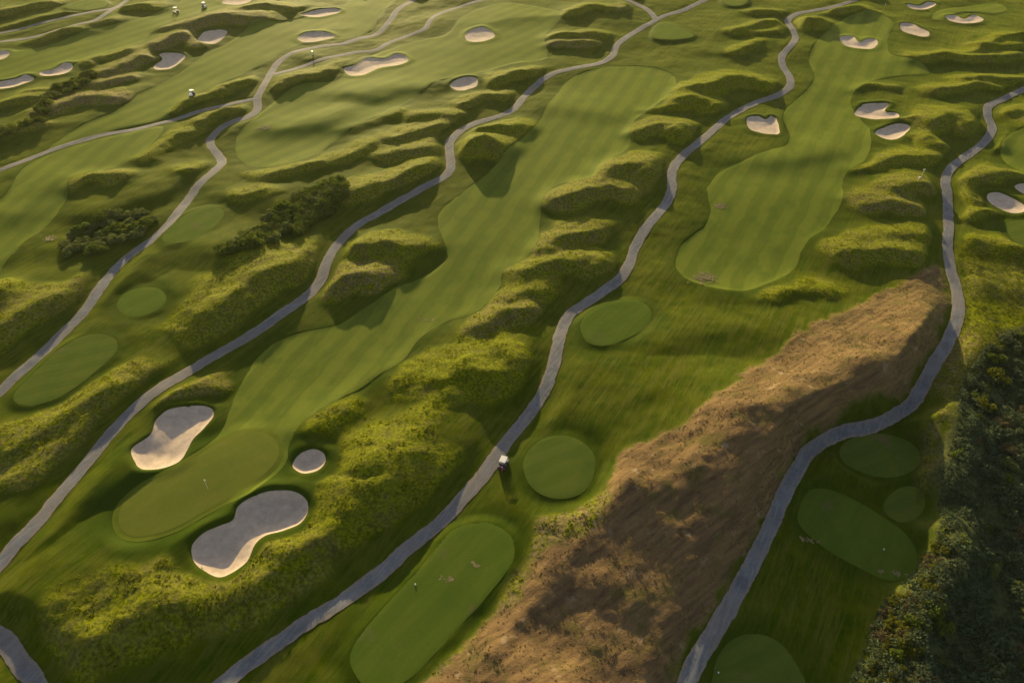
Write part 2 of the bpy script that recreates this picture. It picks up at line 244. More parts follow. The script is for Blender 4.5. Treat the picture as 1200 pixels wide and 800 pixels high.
# spare mounds beyond what the photo frames
extra = []
for k in range(420):
    x, y = rng.uniform(-232, 232), rng.uniform(24, 342)
    # photo coordinates of that spot
    zc = y*CP + CAM_H*SP; u = 600+FPX*x/zc; v = 400+FPX*(CAM_H*CP - y*SP)/zc
    if -25 < u < 1225 and -14 < v < 830: continue
    a = rng.normal(0, .35); L = rng.uniform(2, 7)
    extra.append((np.array([[x-L*math.cos(a), y-L*math.sin(a)], [x, y+rng.normal(0, 1)], [x+L*math.cos(a), y+L*math.sin(a)]]), rng.uniform(1.6, 3.6), rng.uniform(3.2, 5), rng.uniform(0, .6)))
HS = .60
acc = np.zeros_like(X); acc_h = np.zeros_like(X); dry = np.zeros_like(X)
wx = 1.3*fbm(X, Y, 7, 2, 21); wy = 1.3*fbm(X, Y, 7, 2, 22)
for k, (pts, H, w, dr, asym) in enumerate([(catmull(ats(q[0], 0.7*q[1]), 3, False) if len(q[0]) > 2 else ats(q[0], .7*q[1]), q[1]*HS, q[2], q[3], q[4] if len(q) > 4 else (.80, 1.55, -.30, .95)) for q in MOUNDS] + [e+((.80, 1.55, -.30, .95),) for e in extra]):
    s = window(pts, 3.2*w*max(asym[1], 1))
    xx, yy = X[s]+wx[s], Y[s]+wy[s]
    d, nx, ny = seg_dist(xx, yy, pts, False)
    side = ((xx-nx)*asym[2]+(yy-ny)*asym[3])/(d+1e-6)
    e = d/(w*(asym[0]+(asym[1]-asym[0])*sstep(-.8, .8, side)))
    e = np.sqrt(e*e+.02)
    m = H*np.exp(-np.power(e, 1.4)*1.3)*1.08
    m *= 1+(.12 if asym[2] == -.6 else .26)*fbm(X[s], Y[s], 5, 2, 40+k % 5)
    (acc_h if asym[2] == -.6 else acc)[s] += np.maximum(m, 0)**2.4
    dry[s] = np.maximum(dry[s], dr*sstep(.12*H, .5*H, m))
mound = (acc+acc_h)**(1/2.4); mound_r = acc**(1/2.4)
# keep the mounds off the paths, the mown turf and the sand
swell = np.zeros_like(X)
for q, H, w in SWELLS:
    pts = catmull(ats(q, .5*H), 3, False); s = window(pts, 3*w)
    d, nx, ny = seg_dist(X[s]+wx[s], Y[s]+wy[s], pts, False); side = ((X[s]-nx)*-.3+(Y[s]-ny)*.95)/(d+1e-6)
    swell[s] = np.maximum(swell[s], H*np.exp(-(d/(w*(.8+.5*sstep(-.8, .8, side))))**2))
keep = np.ones_like(X); low = np.zeros_like(X); mown = np.zeros_like(X)
PHW = .93
pathd = np.full_like(X, 99.)
for p in path_w:
    s = window(p, 7); d, _, _ = seg_dist(X[s], Y[s], p[::2], False)
    pathd[s] = np.minimum(pathd[s], d)
keep *= .06+.94*sstep(PHW+.1, PHW+4.2, pathd)
def sdf(poly, pad):
    s = window(poly, pad); d, _, _ = seg_dist(X[s], Y[s], poly, True)
    return s, np.where(inside(X[s], Y[s], poly), -d, d)
fs = [sdf(p, 7) for p in fair_w]; gs = sdf(green_w, 7); ts = [sdf(p, 6) for p in tee_w]; bs = [sdf(p, 5) for p in bunk_w]
for s, d in fs:
    keep[s] = np.minimum(keep[s], .15+.85*sstep(-5., 6.0, d)); mown[s] = np.maximum(mown[s], sstep(.5, -.5, d))
for s, d in [gs]+ts+bs: keep[s] = np.minimum(keep[s], .1+.9*sstep(-1., 5.5, d)); mown[s] = np.maximum(mown[s], sstep(.5, -.5, d))
hay_m = np.zeros_like(X); s, d = sdf(hay_w, 5); hay_m[s] = sstep(.7, -.7, d+1.5*fbm(X[s], Y[s], 2.2, 3, 8)); hay_in = np.zeros_like(X); hay_in[s] = sstep(-1.5, -8, d)
gts = np.zeros_like(X)
for s, d in [gs]+ts+bs: gts[s] = np.maximum(gts[s], sstep(1., -1., d))
mound = mound*keep; mound_r = mound_r*keep
mound = mound + swell*(.1+.9*sstep(PHW+.1, PHW+4.2, pathd))*(1-.75*gts)
mound = mound + hay_in*(1.6*fbm(X, Y, 11, 2, 75)+.35*fbm(X, Y, 3, 2, 76))*keep
mound = mound + (.20*fbm(X, Y, 4.2, 2, 71)+.08*fbm(X, Y, 2.0, 1, 72))*sstep(.4, 1.4, mound_r)*keep
und = .7*fbm(X, Y, 38, 2, 3) + .75*fbm(X, Y, 13, 2, 4)*(1-.72*mown)
far = np.maximum(np.maximum(np.abs(X)-235, 0), np.maximum(Y-345, 20-Y)); far = np.maximum(far, 0)
und = und + sstep(0, 300, far)*9*fbm(X, Y, 160, 3, 9)
scr_m = np.zeros_like(X); s, d = sdf(scrub_w, 8); scr_m[s] = sstep(1.5, -1.5, d+3*fbm(X[s], Y[s], 4, 2, 6))
hea_m = np.zeros_like(X); s, d = sdf(heath_w, 8); hea_m[s] = sstep(1.5, -1.5, d+3*fbm(X[s], Y[s], 4, 2, 7))
basin_w = outline(BASIN, 3, 2.0); s, d = sdf(basin_w, 8); bas = np.zeros_like(X); bas[s] = sstep(3.5, -5, d)
HT = und + mound - 1.5*bas
und = und - 1.5*bas
pf = 1-sstep(PHW+.3, PHW+1.6, pathd)
HT = HT*(1-pf*.15)
surround = np.zeros_like(X)  # mask for darker grass ringing the green, tees, bunkers and fairways
for s, d in [gs]: surround[s] = np.maximum(surround[s], sstep(7, 1, d+2.5*fbm(X[s], Y[s], 5, 2, 33)))
for s, d in ts: surround[s] = np.maximum(surround[s], .65*sstep(4.5, .5, d+2*fbm(X[s], Y[s], 4, 2, 34)))
for s, d in bs+fs: surround[s] = np.maximum(surround[s], .6*sstep(4.0, .5, d+2*fbm(X[s], Y[s], 4, 2, 35)))
for (s, d), t in zip(ts, TEES):
    base = und[s][d < 0].mean()
    k = sstep(1.9, -.3, d)
    HT[s] = HT[s]*(1-k) + (base+t[1]+.15*und[s])*k
s, d = gs; k = sstep(2.2, -1.0, d); HT[s] = HT[s]*(1-k)+(und[s].mean()+.35+.5*und[s]+.12*fbm(X[s], Y[s], 7, 1, 12))*k
for (s, d), b, poly in zip(bs, BUNKERS, bunk_w):
    r = -d.min(); depth = b[1]*(.56 if poly[:, 1].max() < 90 else .5)
    c = poly.mean(0)
    up = np.clip((Y[s]-c[1])/(np.ptp(poly[:, 1])*.5+.1), -1, 1)
    rim = (.22+.33*np.clip(up, 0, 1))*sstep(2.6, .3, d)*sstep(-.6, .4, d)*(.6+depth*.4)
    bowl = depth*.85*sstep(.05, -min(r*1.0, 4.0), d)
    bowl *= (1+.25*fbm(X[s], Y[s], 1.6, 2, 14))
    # the sun side drops steeply, the near side ramps up gently
    steep = depth*.55*sstep(.1, -1.5, d)*np.clip(up*.8+.35, 0, 1)
    HT[s] = HT[s] + rim - np.maximum(bowl, steep)
rough = sstep(.35, .75, mound_r+.35*fbm(X, Y, 4, 2, 31))*(1-mown)*sstep(PHW+.2, PHW+1.2, pathd)
rough = np.maximum(rough, np.maximum(hay_m, np.maximum(scr_m, hea_m)))*(1-mown)
mowntex = (1-mown)*sstep(PHW, PHW+.8, pathd)
lump = fbm(X, Y, 1.5, 2, 51, .7)*.12 + fbm(X, Y, .8, 1, 52)*.10
HT_g = HT + mowntex*(.03 + rough*(.10+lump)) + .12*mowntex*(1-rough)*fbm(X, Y, 2.5, 2, 53)
for s, d in fs+[gs]+ts+bs: low[s] = np.maximum(low[s], sstep(-.1, -.7, d))
low = np.maximum(low, sstep(PHW-.1, PHW-.6, pathd))
HT_g = HT_g - .16*low
def hz(x, y, A=HT):
    x = np.asarray(x, float); y = np.asarray(y, float)
    i = np.clip(np.searchsorted(xs, x)-1, 0, NX-2); j = np.clip(np.searchsorted(ys, y)-1, 0, NY-2)
    fx = (x-xs[i])/(xs[i+1]-xs[i]); fy = (y-ys[j])/(ys[j+1]-ys[j])
    return (A[j, i]*(1-fx)+A[j, i+1]*fx)*(1-fy)+(A[j+1, i]*(1-fx)+A[j+1, i+1]*fx)*fy

# ------------------------------------------------------------------ materials
class M:
    def __init__(s, name):
        s.m = bpy.data.materials.new(name); s.m.use_nodes = True; s.t = s.m.node_tree; s.t.nodes.clear()
        s.out = s.n('ShaderNodeOutputMaterial'); s.pos = s.n('ShaderNodeNewGeometry').outputs['Position']
    def n(s, kind, **kw):
        x = s.t.nodes.new(kind)
        for k, v in kw.items(): setattr(x, k, v)
        return x
    def l(s, a, b): s.t.links.new(a, b)
    def mapping(s, rot=0, scale=(1, 1, 1)):
        r = s.n('ShaderNodeMapping'); s.l(s.pos, r.inputs[0])
        r.vector_type = 'POINT'
        r0 = s.n('ShaderNodeMapping'); s.l(s.pos, r0.inputs[0]); r0.inputs['Rotation'].default_value = (0, 0, rot)
        s.l(r0.outputs[0], r.inputs[0]); r.inputs['Scale'].default_value = scale
        return r.outputs[0]
    def noise(s, scale, detail=3, rough=.55, vec=None, dist=0):
        x = s.n('ShaderNodeTexNoise'); s.l(vec if vec is not None else s.pos, x.inputs['Vector'])
        x.inputs['Scale'].default_value = scale; x.inputs['Detail'].default_value = detail
        x.inputs['Roughness'].default_value = rough; x.inputs['Distortion'].default_value = dist
        return x.outputs['Fac']
    def ramp(s, fac, stops):
        r = s.n('ShaderNodeValToRGB'); s.l(fac, r.inputs[0]); e = r.color_ramp.elements
        while len(e) < len(stops): e.new(.5)
        for q, (p, c) in zip(e, stops):
            q.position = p; q.color = (c, c, c, 1) if isinstance(c, (int, float)) else (*c, 1)
        return r.outputs[0]
    def mix(s, fac, a, b, mode='MIX'):
        x = s.n('ShaderNodeMix', data_type='RGBA', blend_type=mode)
        if isinstance(fac, (int, float)): x.inputs[0].default_value = fac
        else: s.l(fac, x.inputs[0])
        for v, i in ((a, 6), (b, 7)):
            if isinstance(v, tuple): x.inputs[i].default_value = (*v, 1)
            else: s.l(v, x.inputs[i])
        return x.outputs[2]
    def math(s, op, a, b=None, clamp=False):
        x = s.n('ShaderNodeMath', operation=op, use_clamp=clamp)
        for v, i in ((a, 0), (b, 1)):
            if v is None: continue
            if isinstance(v, (int, float)): x.inputs[i].default_value = v
            else: s.l(v, x.inputs[i])
        return x.outputs[0]
    def attr(s, name):
        a = s.n('ShaderNodeAttribute'); a.attribute_name = name; return a
    def grass(s, color, bump, strength, dist):
        b = s.bsdf(color, .72, bump, strength, dist, .006); b.inputs['Specular Tint'].default_value = (.95, .90, .10, 1)
        b.inputs['Sheen Weight'].default_value = .08; b.inputs['Sheen Roughness'].default_value = .45; b.inputs['Sheen Tint'].default_value = (.6, .72, .10, 1); return b
    def bsdf(s, color, rough=.9, bump=None, strength=.5, dist=.1, spec=.2, **kw):
        b = s.n('ShaderNodeBsdfPrincipled')
        if isinstance(color, tuple): b.inputs['Base Color'].default_value = (*color, 1)
        else: s.l(color, b.inputs['Base Color'])
        b.inputs['Roughness'].default_value = rough; b.inputs['Specular IOR Level'].default_value = spec
        for k, v in kw.items(): b.inputs[k].default_value = v
        if bump is not None:
            q = s.n('ShaderNodeBump'); q.inputs['Strength'].default_value = strength; q.inputs['Distance'].default_value = dist
            s.l(bump, q.inputs['Height']); s.l(q.outputs[0], b.inputs['Normal'])
        s.l(b.outputs[0], s.out.inputs['Surface']); return b
def world_dir(a, b):
    p, q = np.array(at(*a)), np.array(at(*b)); d = q-p; return math.atan2(d[1], d[0])
DIR = world_dir((350, 430), (700, 130))

def ground_material():
    m = M('rough grass ground'); mk = m.attr('mask'); sep = m.n('ShaderNodeSeparateColor'); m.l(mk.outputs['Color'], sep.inputs[0])
    R, D, Hh = sep.outputs[0], sep.outputs[1], sep.outputs[2]; S = mk.outputs['Alpha']
    big = m.noise(.06, 3); mid = m.noise(.35, 4, .6); fine = m.noise(2.2, 4, .65); vf = m.noise(6, 3, .7)
    streak = m.noise(1.0, 3, .6, m.mapping(-DIR, (.10, 1.5, 1)), .6)
    semi = m.mix(m.ramp(mid, [(.35, 0), (.68, 1)]), (.029, .052, .0015), (.070, .081, .002))
    semi = m.mix(m.math('MULTIPLY', m.ramp(streak, [(.42, 0), (.62, 1)]), .7), semi, (.090, .088, .015))
    semi = m.mix(m.math('MULTIPLY', m.ramp(big, [(.45, 0), (.65, 1)]), .5), semi, (.027, .046, .003))
    st2 = m.noise(1.0, 4, .7, m.mapping(-DIR-.25, (.5, 4.0, 1)), .8)
    semi = m.mix(m.ramp(st2, [(.50, 0), (.70, .6)]), semi, (.024, .040, .003))
    semi = m.mix(m.math('MULTIPLY', m.attr('surround').outputs['Fac'], .8), semi, (.020, .042, .003))  # grass colour goes darker green close to mown turf and sand
    rg = m.mix(m.ramp(fine, [(.38, 0), (.66, 1)]), (.050, .068, .0015), (.182, .190, .003))
    rg = m.mix(m.ramp(mid, [(.5, 0), (.72, .6)]), rg, (.15, .145, .014))
    rg = m.mix(m.ramp(m.noise(.28, 4, .65), [(.52, 0), (.68, .5)]), rg, (.080, .068, .026))
    dryc = m.mix(m.ramp(fine, [(.35, 0), (.65, 1)]), (.085, .058, .036), (.20, .145, .085))
    dfac = m.math('MULTIPLY', D, m.ramp(m.noise(.8, 4, .65), [(.36, 0), (.60, 1)]))
    rg = m.mix(dfac, rg, dryc)
    hst = m.noise(1.0, 4, .65, m.mapping(-world_dir((720, 540), (1000, 360)), (.13, 1.1, 1)), .5)
    hay = m.mix(m.ramp(hst, [(.36, 0), (.66, 1)]), (.094, .060, .034), (.188, .118, .056))
    hay = m.mix(m.ramp(mid, [(.52, 0), (.70, .65)]), hay, (.075, .075, .020))
    hay = m.mix(m.ramp(m.noise(.5, 3, .6), [(.62, 0), (.72, .7)]), hay, (.26, .19, .12))
    scr = m.mix(m.ramp(fine, [(.35, 0), (.66, 1)]), (.030, .036, .016), (.075, .085, .035))
    c = m.mix(R, semi, rg); c = m.mix(Hh, c, hay); c = m.mix(S, c, scr)
    c = m.mix(.35, c, m.ramp(vf, [(.25, .35), (.75, 1.0)]), 'MULTIPLY')
    h = m.math('ADD', m.math('MULTIPLY', fine, 1.0), m.math('MULTIPLY', vf, .5))
    amp = m.math('ADD', m.math('MULTIPLY', R, .8), .25)
    m.grass(c, m.math('MULTIPLY', h, amp), .7, .15); return m.m
def turf_material(name, ang, width, c1, c2, stripe=.55, worn=0.0):
    m = M(name)
    mp = m.mapping(-ang, (1, 1, 1)); sx = m.n('ShaderNodeSeparateXYZ'); m.l(mp, sx.inputs[0])
    wob = m.noise(.12, 2); off = m.math('ADD', sx.outputs[1], m.math('MULTIPLY', wob, 2.2))
    wv = m.math('SINE', m.math('MULTIPLY', off, math.pi/width))
    wv = m.ramp(m.math('ADD', m.math('MULTIPLY', wv, .5), .5), [(.3, 0), (.7, 1)])
    wv2 = m.math('ADD', m.math('MULTIPLY', m.math('SINE', m.math('MULTIPLY', off, math.pi/.55)), .5), .5)
    patch = m.noise(.10, 3, .6); mid = m.noise(.7, 4, .65, m.mapping(-ang, (.35, 1, 1))); fine = m.noise(4, 3, .7)
    f = m.math('ADD', m.math('MULTIPLY', wv, stripe), m.math('MULTIPLY', patch, 1-stripe*.6), True)
    f = m.math('ADD', f, m.math('MULTIPLY', m.math('SUBTRACT', wv2, .5), .12), True)
    c = m.mix(f, c1, c2)
    c = m.mix(m.ramp(mid, [(.48, 0), (.72, .5)]), c, (c2[0]*1.2, c2[1]*1.02, c2[2]*1.1))
    c = m.mix(m.ramp(m.noise(.22, 3, .6), [(.50, 0), (.68, .45)]), c, (c1[0]*.8, c1[1]*.92, c1[2]))
    if worn: c = m.mix(m.ramp(m.noise(.16, 4, .62), [(.60, 0), (.70, worn)]), c, (.115, .088, .045))
    c = m.mix(.28, c, m.ramp(fine, [(.3, .5), (.7, 1.0)]), 'MULTIPLY')
    m.grass(c, m.math('ADD', m.math('MULTIPLY', mid, .5), fine), .35, .05); return m.m
def sand_material():
    m = M('bunker sand'); a = m.noise(.9, 5, .7); b = m.noise(4, 4, .75)
    rk = m.noise(1, 2, .5, m.mapping(.6, (.4, 5, 1)), .8)
    c = m.mix(m.ramp(a, [(.35, 0), (.68, 1)]), (.35, .275, .215), (.48, .375, .30))
    c = m.mix(m.ramp(b, [(.55, 0), (.8, .4)]), c, (.36, .285, .21))
    m.bsdf(c, .95, m.math('ADD', m.math('MULTIPLY', rk, .7), b), .5, .06, .1); return m.m
def path_material():
    m = M('path gravel'); e = m.attr('edge').outputs['Fac']
    a = m.noise(.25, 4, .6); b = m.noise(2.0, 4, .7); f = m.noise(9, 3, .7); lng = m.noise(1.1, 3, .6)
    c = m.mix(m.ramp(a, [(.38, 0), (.62, 1)]), (.100, .106, .124), (.158, .160, .175))
    c = m.mix(m.ramp(b, [(.60, 0), (.72, .7)]), c, (.25, .225, .21))
    c = m.mix(m.ramp(b, [(.28, .55), (.42, 0)]), c, (.085, .078, .075))
    side = m.math('ADD', e, m.math('MULTIPLY', m.math('SUBTRACT', lng, .5), 1.15))
    c = m.mix(m.ramp(side, [(.58, 0), (.92, .85)]), c, (.235, .175, .13))
    side2 = m.math('ADD', e, m.math('MULTIPLY', m.math('SUBTRACT', m.noise(1.7, 4, .7), .5), .8))
    c = m.mix(m.ramp(side2, [(.97, 0), (1.12, .9)]), c, (.060, .062, .018))
    lg = m.noise(1, 3, .6, m.mapping(-DIR, (.25, 2.6, 1)), .4)
    c = m.mix(m.ramp(lg, [(.50, 0), (.66, .55)]), c, (.235, .225, .225))
    c = m.mix(m.ramp(m.noise(.11, 3, .6), [(.45, 0), (.6, .5)]), c, (.175, .150, .135))
    c = m.mix(.4, c, m.ramp(f, [(.3, .4), (.7, 1.0)]), 'MULTIPLY')
    m.bsdf(c, .9, m.math('ADD', b, f), .5, .05, .15); return m.m
def leaf_material(name, c1, c2, c3, trans=.35):
    m = M(name); a = m.noise(1.3, 3, .6); b = m.noise(7, 2, .6)
    c = m.mix(m.ramp(a, [(.36, 0), (.64, 1)]), c1, c2); c = m.mix(m.ramp(b, [(.5, 0), (.75, .8)]), c, c3)
    d = m.n('ShaderNodeBsdfDiffuse'); t = m.n('ShaderNodeBsdfTranslucent'); x = m.n('ShaderNodeMixShader')
    m.l(c, d.inputs[0]); m.l(c, t.inputs[0]); x.inputs[0].default_value = trans
    m.l(d.outputs[0], x.inputs[1]); m.l(t.outputs[0], x.inputs[2]); m.l(x.outputs[0], m.out.inputs['Surface']); return m.m
def plain(name, c, rough=.5, bumpscale=0, **kw):
    m = M(name); v = m.noise(3, 3, .6)
    cc = m.mix(m.ramp(v, [(.4, 0), (.75, .5)]), c, tuple(x*.72 for x in c))
    m.bsdf(cc, rough, None, spec=.4, **kw); return m.m

# ------------------------------------------------------------------ object helpers
def tag(o, label=None, cat=None, group=None, kind=None):
    if label: o['label'] = label
    if cat: o['category'] = cat
    if group: o['group'] = group
    if kind: o['kind'] = kind
    return o
def mesh_np(name, V, F, mat, parent=None, smooth=True, origin=None):
    """V (n,3), F (m,k) arrays -> one linked object"""
    V = np.asarray(V, np.float32); F = np.asarray(F, np.int32); k = F.shape[1]
    if origin is not None: V = V - np.asarray(origin, np.float32)
    me = bpy.data.meshes.new(name); me.vertices.add(len(V)); me.vertices.foreach_set('co', V.ravel())
    me.loops.add(F.size); me.loops.foreach_set('vertex_index', F.ravel())
    me.polygons.add(len(F)); me.polygons.foreach_set('loop_start', np.arange(0, F.size, k, dtype=np.int32))
    me.polygons.foreach_set('loop_total', np.full(len(F), k, np.int32))
    me.polygons.foreach_set('use_smooth', np.full(len(F), smooth, bool))
    me.update(calc_edges=True); me.materials.append(mat)
    o = bpy.data.objects.new(name, me); col.objects.link(o)
    if origin is not None: o.location = [float(c) for c in origin]
    if parent: o.parent = parent
    return o

# ------------------------------------------------------------------ the ground: one sheet to the horizon
idx = np.arange(NX*NY).reshape(NY, NX)
F = np.stack([idx[:-1, :-1], idx[:-1, 1:], idx[1:, 1:], idx[1:, :-1]], -1).reshape(-1, 4)
ground = mesh_np('ground', np.stack([X, Y, HT_g], -1).reshape(-1, 3), F, ground_material())
at_ = ground.data.attributes.new('mask', 'FLOAT_COLOR', 'POINT')
at_.data.foreach_set('color', np.stack([rough, dry, hay_m, scr_m], -1).astype(np.float32).ravel())
su_ = ground.data.attributes.new('surround', 'FLOAT', 'POINT'); su_.data.foreach_set('value', surround.astype(np.float32).ravel())
tag(ground, kind='structure')

# ------------------------------------------------------------------ mown turf, sand, paths
def patch(name, poly, holes, mat, off, step):
    x0, y0 = poly.min(0); x1, y1 = poly.max(0)
    gx, gy = np.meshgrid(np.arange(x0, x1, step), np.arange(y0, y1, step)); gx[1::2] += step/2
    gx = gx.ravel()+rng.uniform(-.05, .05, gx.size)*step; gy = gy.ravel()+rng.uniform(-.05, .05, gx.size)*step
    ok = inside(gx, gy, poly)
    gx, gy = gx[ok], gy[ok]
    d, _, _ = seg_dist(gx, gy, poly, True); ok = d > step*.4; gx, gy = gx[ok], gy[ok]
    for h in holes:
        d, _, _ = seg_dist(gx, gy, h, True); ok = (d > step*.4) & ~inside(gx, gy, h); gx, gy = gx[ok], gy[ok]
    pts = [poly]+list(holes)
    verts = []; edges = []
    for p in pts:
        b = len(verts); verts += [Vector(q) for q in p.tolist()]; n = len(p)
        edges += [(b+i, b+(i+1) % n) for i in range(n)]
    verts += [Vector(q) for q in np.stack([gx, gy], 1).tolist()]
    v2, _, f2, _, _, _ = delaunay_2d_cdt(verts, edges, [], 0, 1e-4)
    V = np.array([(v.x, v.y) for v in v2]); Fq = np.array([f for f in f2 if len(f) == 3])
    c = V[Fq].mean(1); ok = inside(c[:, 0], c[:, 1], poly)
    for h in holes: ok &= ~inside(c[:, 0], c[:, 1], h)
    Fq = Fq[ok]
    used = np.unique(Fq); re = -np.ones(len(V), int); re[used] = np.arange(len(used)); V = V[used]; Fq = re[Fq]
    a, b, c3 = V[Fq[:, 0]], V[Fq[:, 1]], V[Fq[:, 2]]
    flip = ((b-a)[:, 0]*(c3-a)[:, 1]-(b-a)[:, 1]*(c3-a)[:, 0]) < 0
    Fq[flip] = Fq[flip][:, ::-1]
    z = hz(V[:, 0], V[:, 1])+off
    cen = poly.mean(0)
    return mesh_np(name, np.column_stack([V, z]), Fq, mat, origin=(cen[0], cen[1], float(hz(cen[0], cen[1]))))
sand = sand_material()
def near(h, poly): return (h.max(0) > poly.min(0)).all() and (h.min(0) < poly.max(0)).all()
for i, (p, f) in enumerate(zip(fair_w, FAIRWAYS)):
    cut = [h for h in [green_w]+bunk_w+tee_w if near(h, p) and (inside(h[:, 0], h[:, 1], p).any() or inside(p[:, 0], p[:, 1], h).any())]
    o = patch('fairway', p, cut, turf_material('fairway turf', world_dir(*f[1]), f[2], (.066, .092, .012), (.106, .130, .018), .66), .03, .62)
    tag(o, kind='structure')
tee_mats = [turf_material('tee turf', .9, 2.0, (.050, .082, .010), (.076, .106, .014), .3, .5), turf_material('tee turf', .4, 1.6, (.050, .078, .012), (.080, .102, .017), .35, .75)]
for i, (p, t) in enumerate(zip(tee_w, TEES)):
    cut = [h for h in [] if near(h, p)]
    tag(patch('tee', p, cut, tee_mats[i % 2], .035, .5), t[2], 'golf tee', 'mown tees on the course')
# the putting green inside its collar of longer turf
gc = green_w.mean(0); d, nx, ny = seg_dist(green_w[:, 0], green_w[:, 1], green_w, True)
tang = np.roll(green_w, -1, 0)-np.roll(green_w, 1, 0); nrm = np.stack([tang[:, 1], -tang[:, 0]], 1); nrm /= np.linalg.norm(nrm, axis=1)[:, None]
probe = green_w+nrm*.5
if inside(probe[:, 0], probe[:, 1], green_w).mean() < .5: nrm = -nrm
inner = green_w+nrm*.8
g = patch('putting_green', green_w, [inner], turf_material('green collar', .9, 1.2, (.066, .086, .009), (.090, .108, .014), .3), .035, .5)
tag(g, 'smooth oval putting green with a flagstick between three bunkers', 'putting green')
gi = patch('green_surface', inner, [], turf_material('green turf', .7, 1.4, (.100, .116, .016), (.118, .132, .022), .18), .045, .5)
gi.location = gi.location-g.location; gi.parent = g
for p, b in zip(bunk_w, BUNKERS):
    tag(patch('sand_bunker', p, [], sand, .03, .40), b[2], 'sand bunker', 'sand bunkers on the course')
pm = path_material()
for ip, p in enumerate(path_w):
    t = np.gradient(p, axis=0); t /= np.linalg.norm(t, axis=1)[:, None]; n = np.stack([-t[:, 1], t[:, 0]], 1)
    K = np.linspace(-1, 1, 11)
    hw = PHW*(1.0 + .10*fbm(p[:, 0], p[:, 1], 6, 2, 60))*(.86 if ip in (1, 2, 3, 4) else 1.)
    jl = 1+.22*vnoise(p[:, 0]/.9, p[:, 1]/.9, 61); jr = 1+.22*vnoise(p[:, 0]/.9, p[:, 1]/.9, 62)
    w = hw[:, None]*1.16*np.where(K[None] < 0, K[None]*jl[:, None], K[None]*jr[:, None])
    P = p[:, None, :]+n[:, None, :]*w[:, :, None]
    z = hz(P[..., 0], P[..., 1])+.05+.006*ip-.03*np.abs(K)[None]**4
    V = np.concatenate([P, z[..., None]], -1).reshape(-1, 3); nr, nc = P.shape[:2]
    ii = np.arange(nr*nc).reshape(nr, nc)
    Fp = np.stack([ii[:-1, :-1], ii[1:, :-1], ii[1:, 1:], ii[:-1, 1:]], -1).reshape(-1, 4)
    if np.cross(np.append(t[0], 0), np.append(n[0], 0))[2] > 0: Fp = Fp[:, ::-1]
    o = mesh_np('cart_path', V, Fp, pm); tag(o, kind='structure')
    a = o.data.attributes.new('edge', 'FLOAT', 'POINT')
    a.data.foreach_set('value', np.tile(np.abs(K), nr).astype(np.float32))

# bare worn patches lying on the turf
dirt = M('bare worn soil'); dn = dirt.noise(1.6, 4, .7)
dirt.bsdf(dirt.mix(dirt.ramp(dn, [(.35, 0), (.65, 1)]), (.10, .09, .035), (.20, .155, .09)), .95, dirt.noise(6, 3, .7), .5, .05, .1)
for (px, py, rx, ry, n, off) in [(525, 679, .7, .2, 9, .055), (827, 325, 1.6, .7, 90, .05), (1052, 672, 1.1, .12, 9, .055), (950, 628, .9, .1, 7, .055), (560, 663, .4, .2, 3, .055), (700, 236, .5, .25, 6, .07), (845, 240, .8, .5, 40, .05), (58, 278, .9, .4, 30, .05), (500, 372, 1.2, .2, 8, .055), (310, 150, 1.2, .5, 40, .06), (80, 468, .6, .2, 8, .05)]:
    c = np.array(at(px, py, .4 if px < 1000 else -1.)); Vs = []; Fs = []
    for k in range(n):
        q = c+rng.normal(0, 1, 2)*(rx, ry*1.6)*.8; r0 = rng.uniform(.07, .24)*(1.4 if k < 3 else 1)
        a = np.linspace(0, 2*math.pi, 13)[:-1]; r = r0*(1+1.1*vnoise(np.cos(a)*2.2+k*7+px, np.sin(a)*2.2+k*3, 70)); th = rng.uniform(0, 3)
        ex, ey = r*np.cos(a)*rng.uniform(1, 2.2), r*np.sin(a)
        ring = np.stack([q[0]+ex*math.cos(th)-ey*math.sin(th), q[1]+ex*math.sin(th)+ey*math.cos(th)], 1)
        b = len(Vs); pts2 = np.vstack([[q], ring]); zz = hz(pts2[:, 0], pts2[:, 1])+off+.0015*k
        Vs += np.column_stack([pts2, zz]).tolist(); Fs += [(b, b+1+j, b+1+(j+1) % 12) for j in range(12)]
    tag(mesh_np('bare_soil', Vs, Fs, dirt.m), kind='structure')

# ------------------------------------------------------------------ tall grass (uncountable)
def tufts(name, n, prob, hh, mat, ymax=200, blades=4, wid=.10):
    x = rng.uniform(-120, 120, n); y = rng.uniform(30, ymax, n)
    zc = y*CP+CAM_H*SP; u = 600+FPX*x/zc
    p = hz(x, y, prob); ok = (rng.uniform(0, 1, n) < p) & (np.abs(u-600) < 660)
    x, y = x[ok], y[ok]; n = len(x); z = hz(x, y, HT_g)-.05
    V = []; 
    base = np.stack([x, y, z], 1)
    allv = np.empty((n, blades*3, 3)); 
    for b in range(blades):
        a = rng.uniform(0, 2*math.pi, n); le = rng.uniform(.15, .6, n); h = hh*rng.uniform(.55, 1.25, n)
        o = rng.normal(0, .12, (n, 2)); cx, cy = np.cos(a), np.sin(a); w = wid*rng.uniform(.6, 1.3, n)
        allv[:, b*3] = base+np.stack([o[:, 0]-cy*w, o[:, 1]+cx*w, 0*h], 1)
        allv[:, b*3+1] = base+np.stack([o[:, 0]+cy*w, o[:, 1]-cx*w, 0*h], 1)
        allv[:, b*3+2] = base+np.stack([o[:, 0]+cx*le*h, o[:, 1]+cy*le*h, h], 1)
    Vv = allv.reshape(-1, 3); Ff = np.arange(len(Vv)).reshape(-1, 3)
    return tag(mesh_np(name, Vv, Ff, mat, smooth=False), kind='stuff')
clump = sstep(-.1, .25, fbm(X, Y, 1.8, 2, 81))
grn = rough*(1-hay_m)*(1-scr_m)*(1-.8*dry*sstep(-.05, .2, fbm(X, Y, 3, 2, 83)))
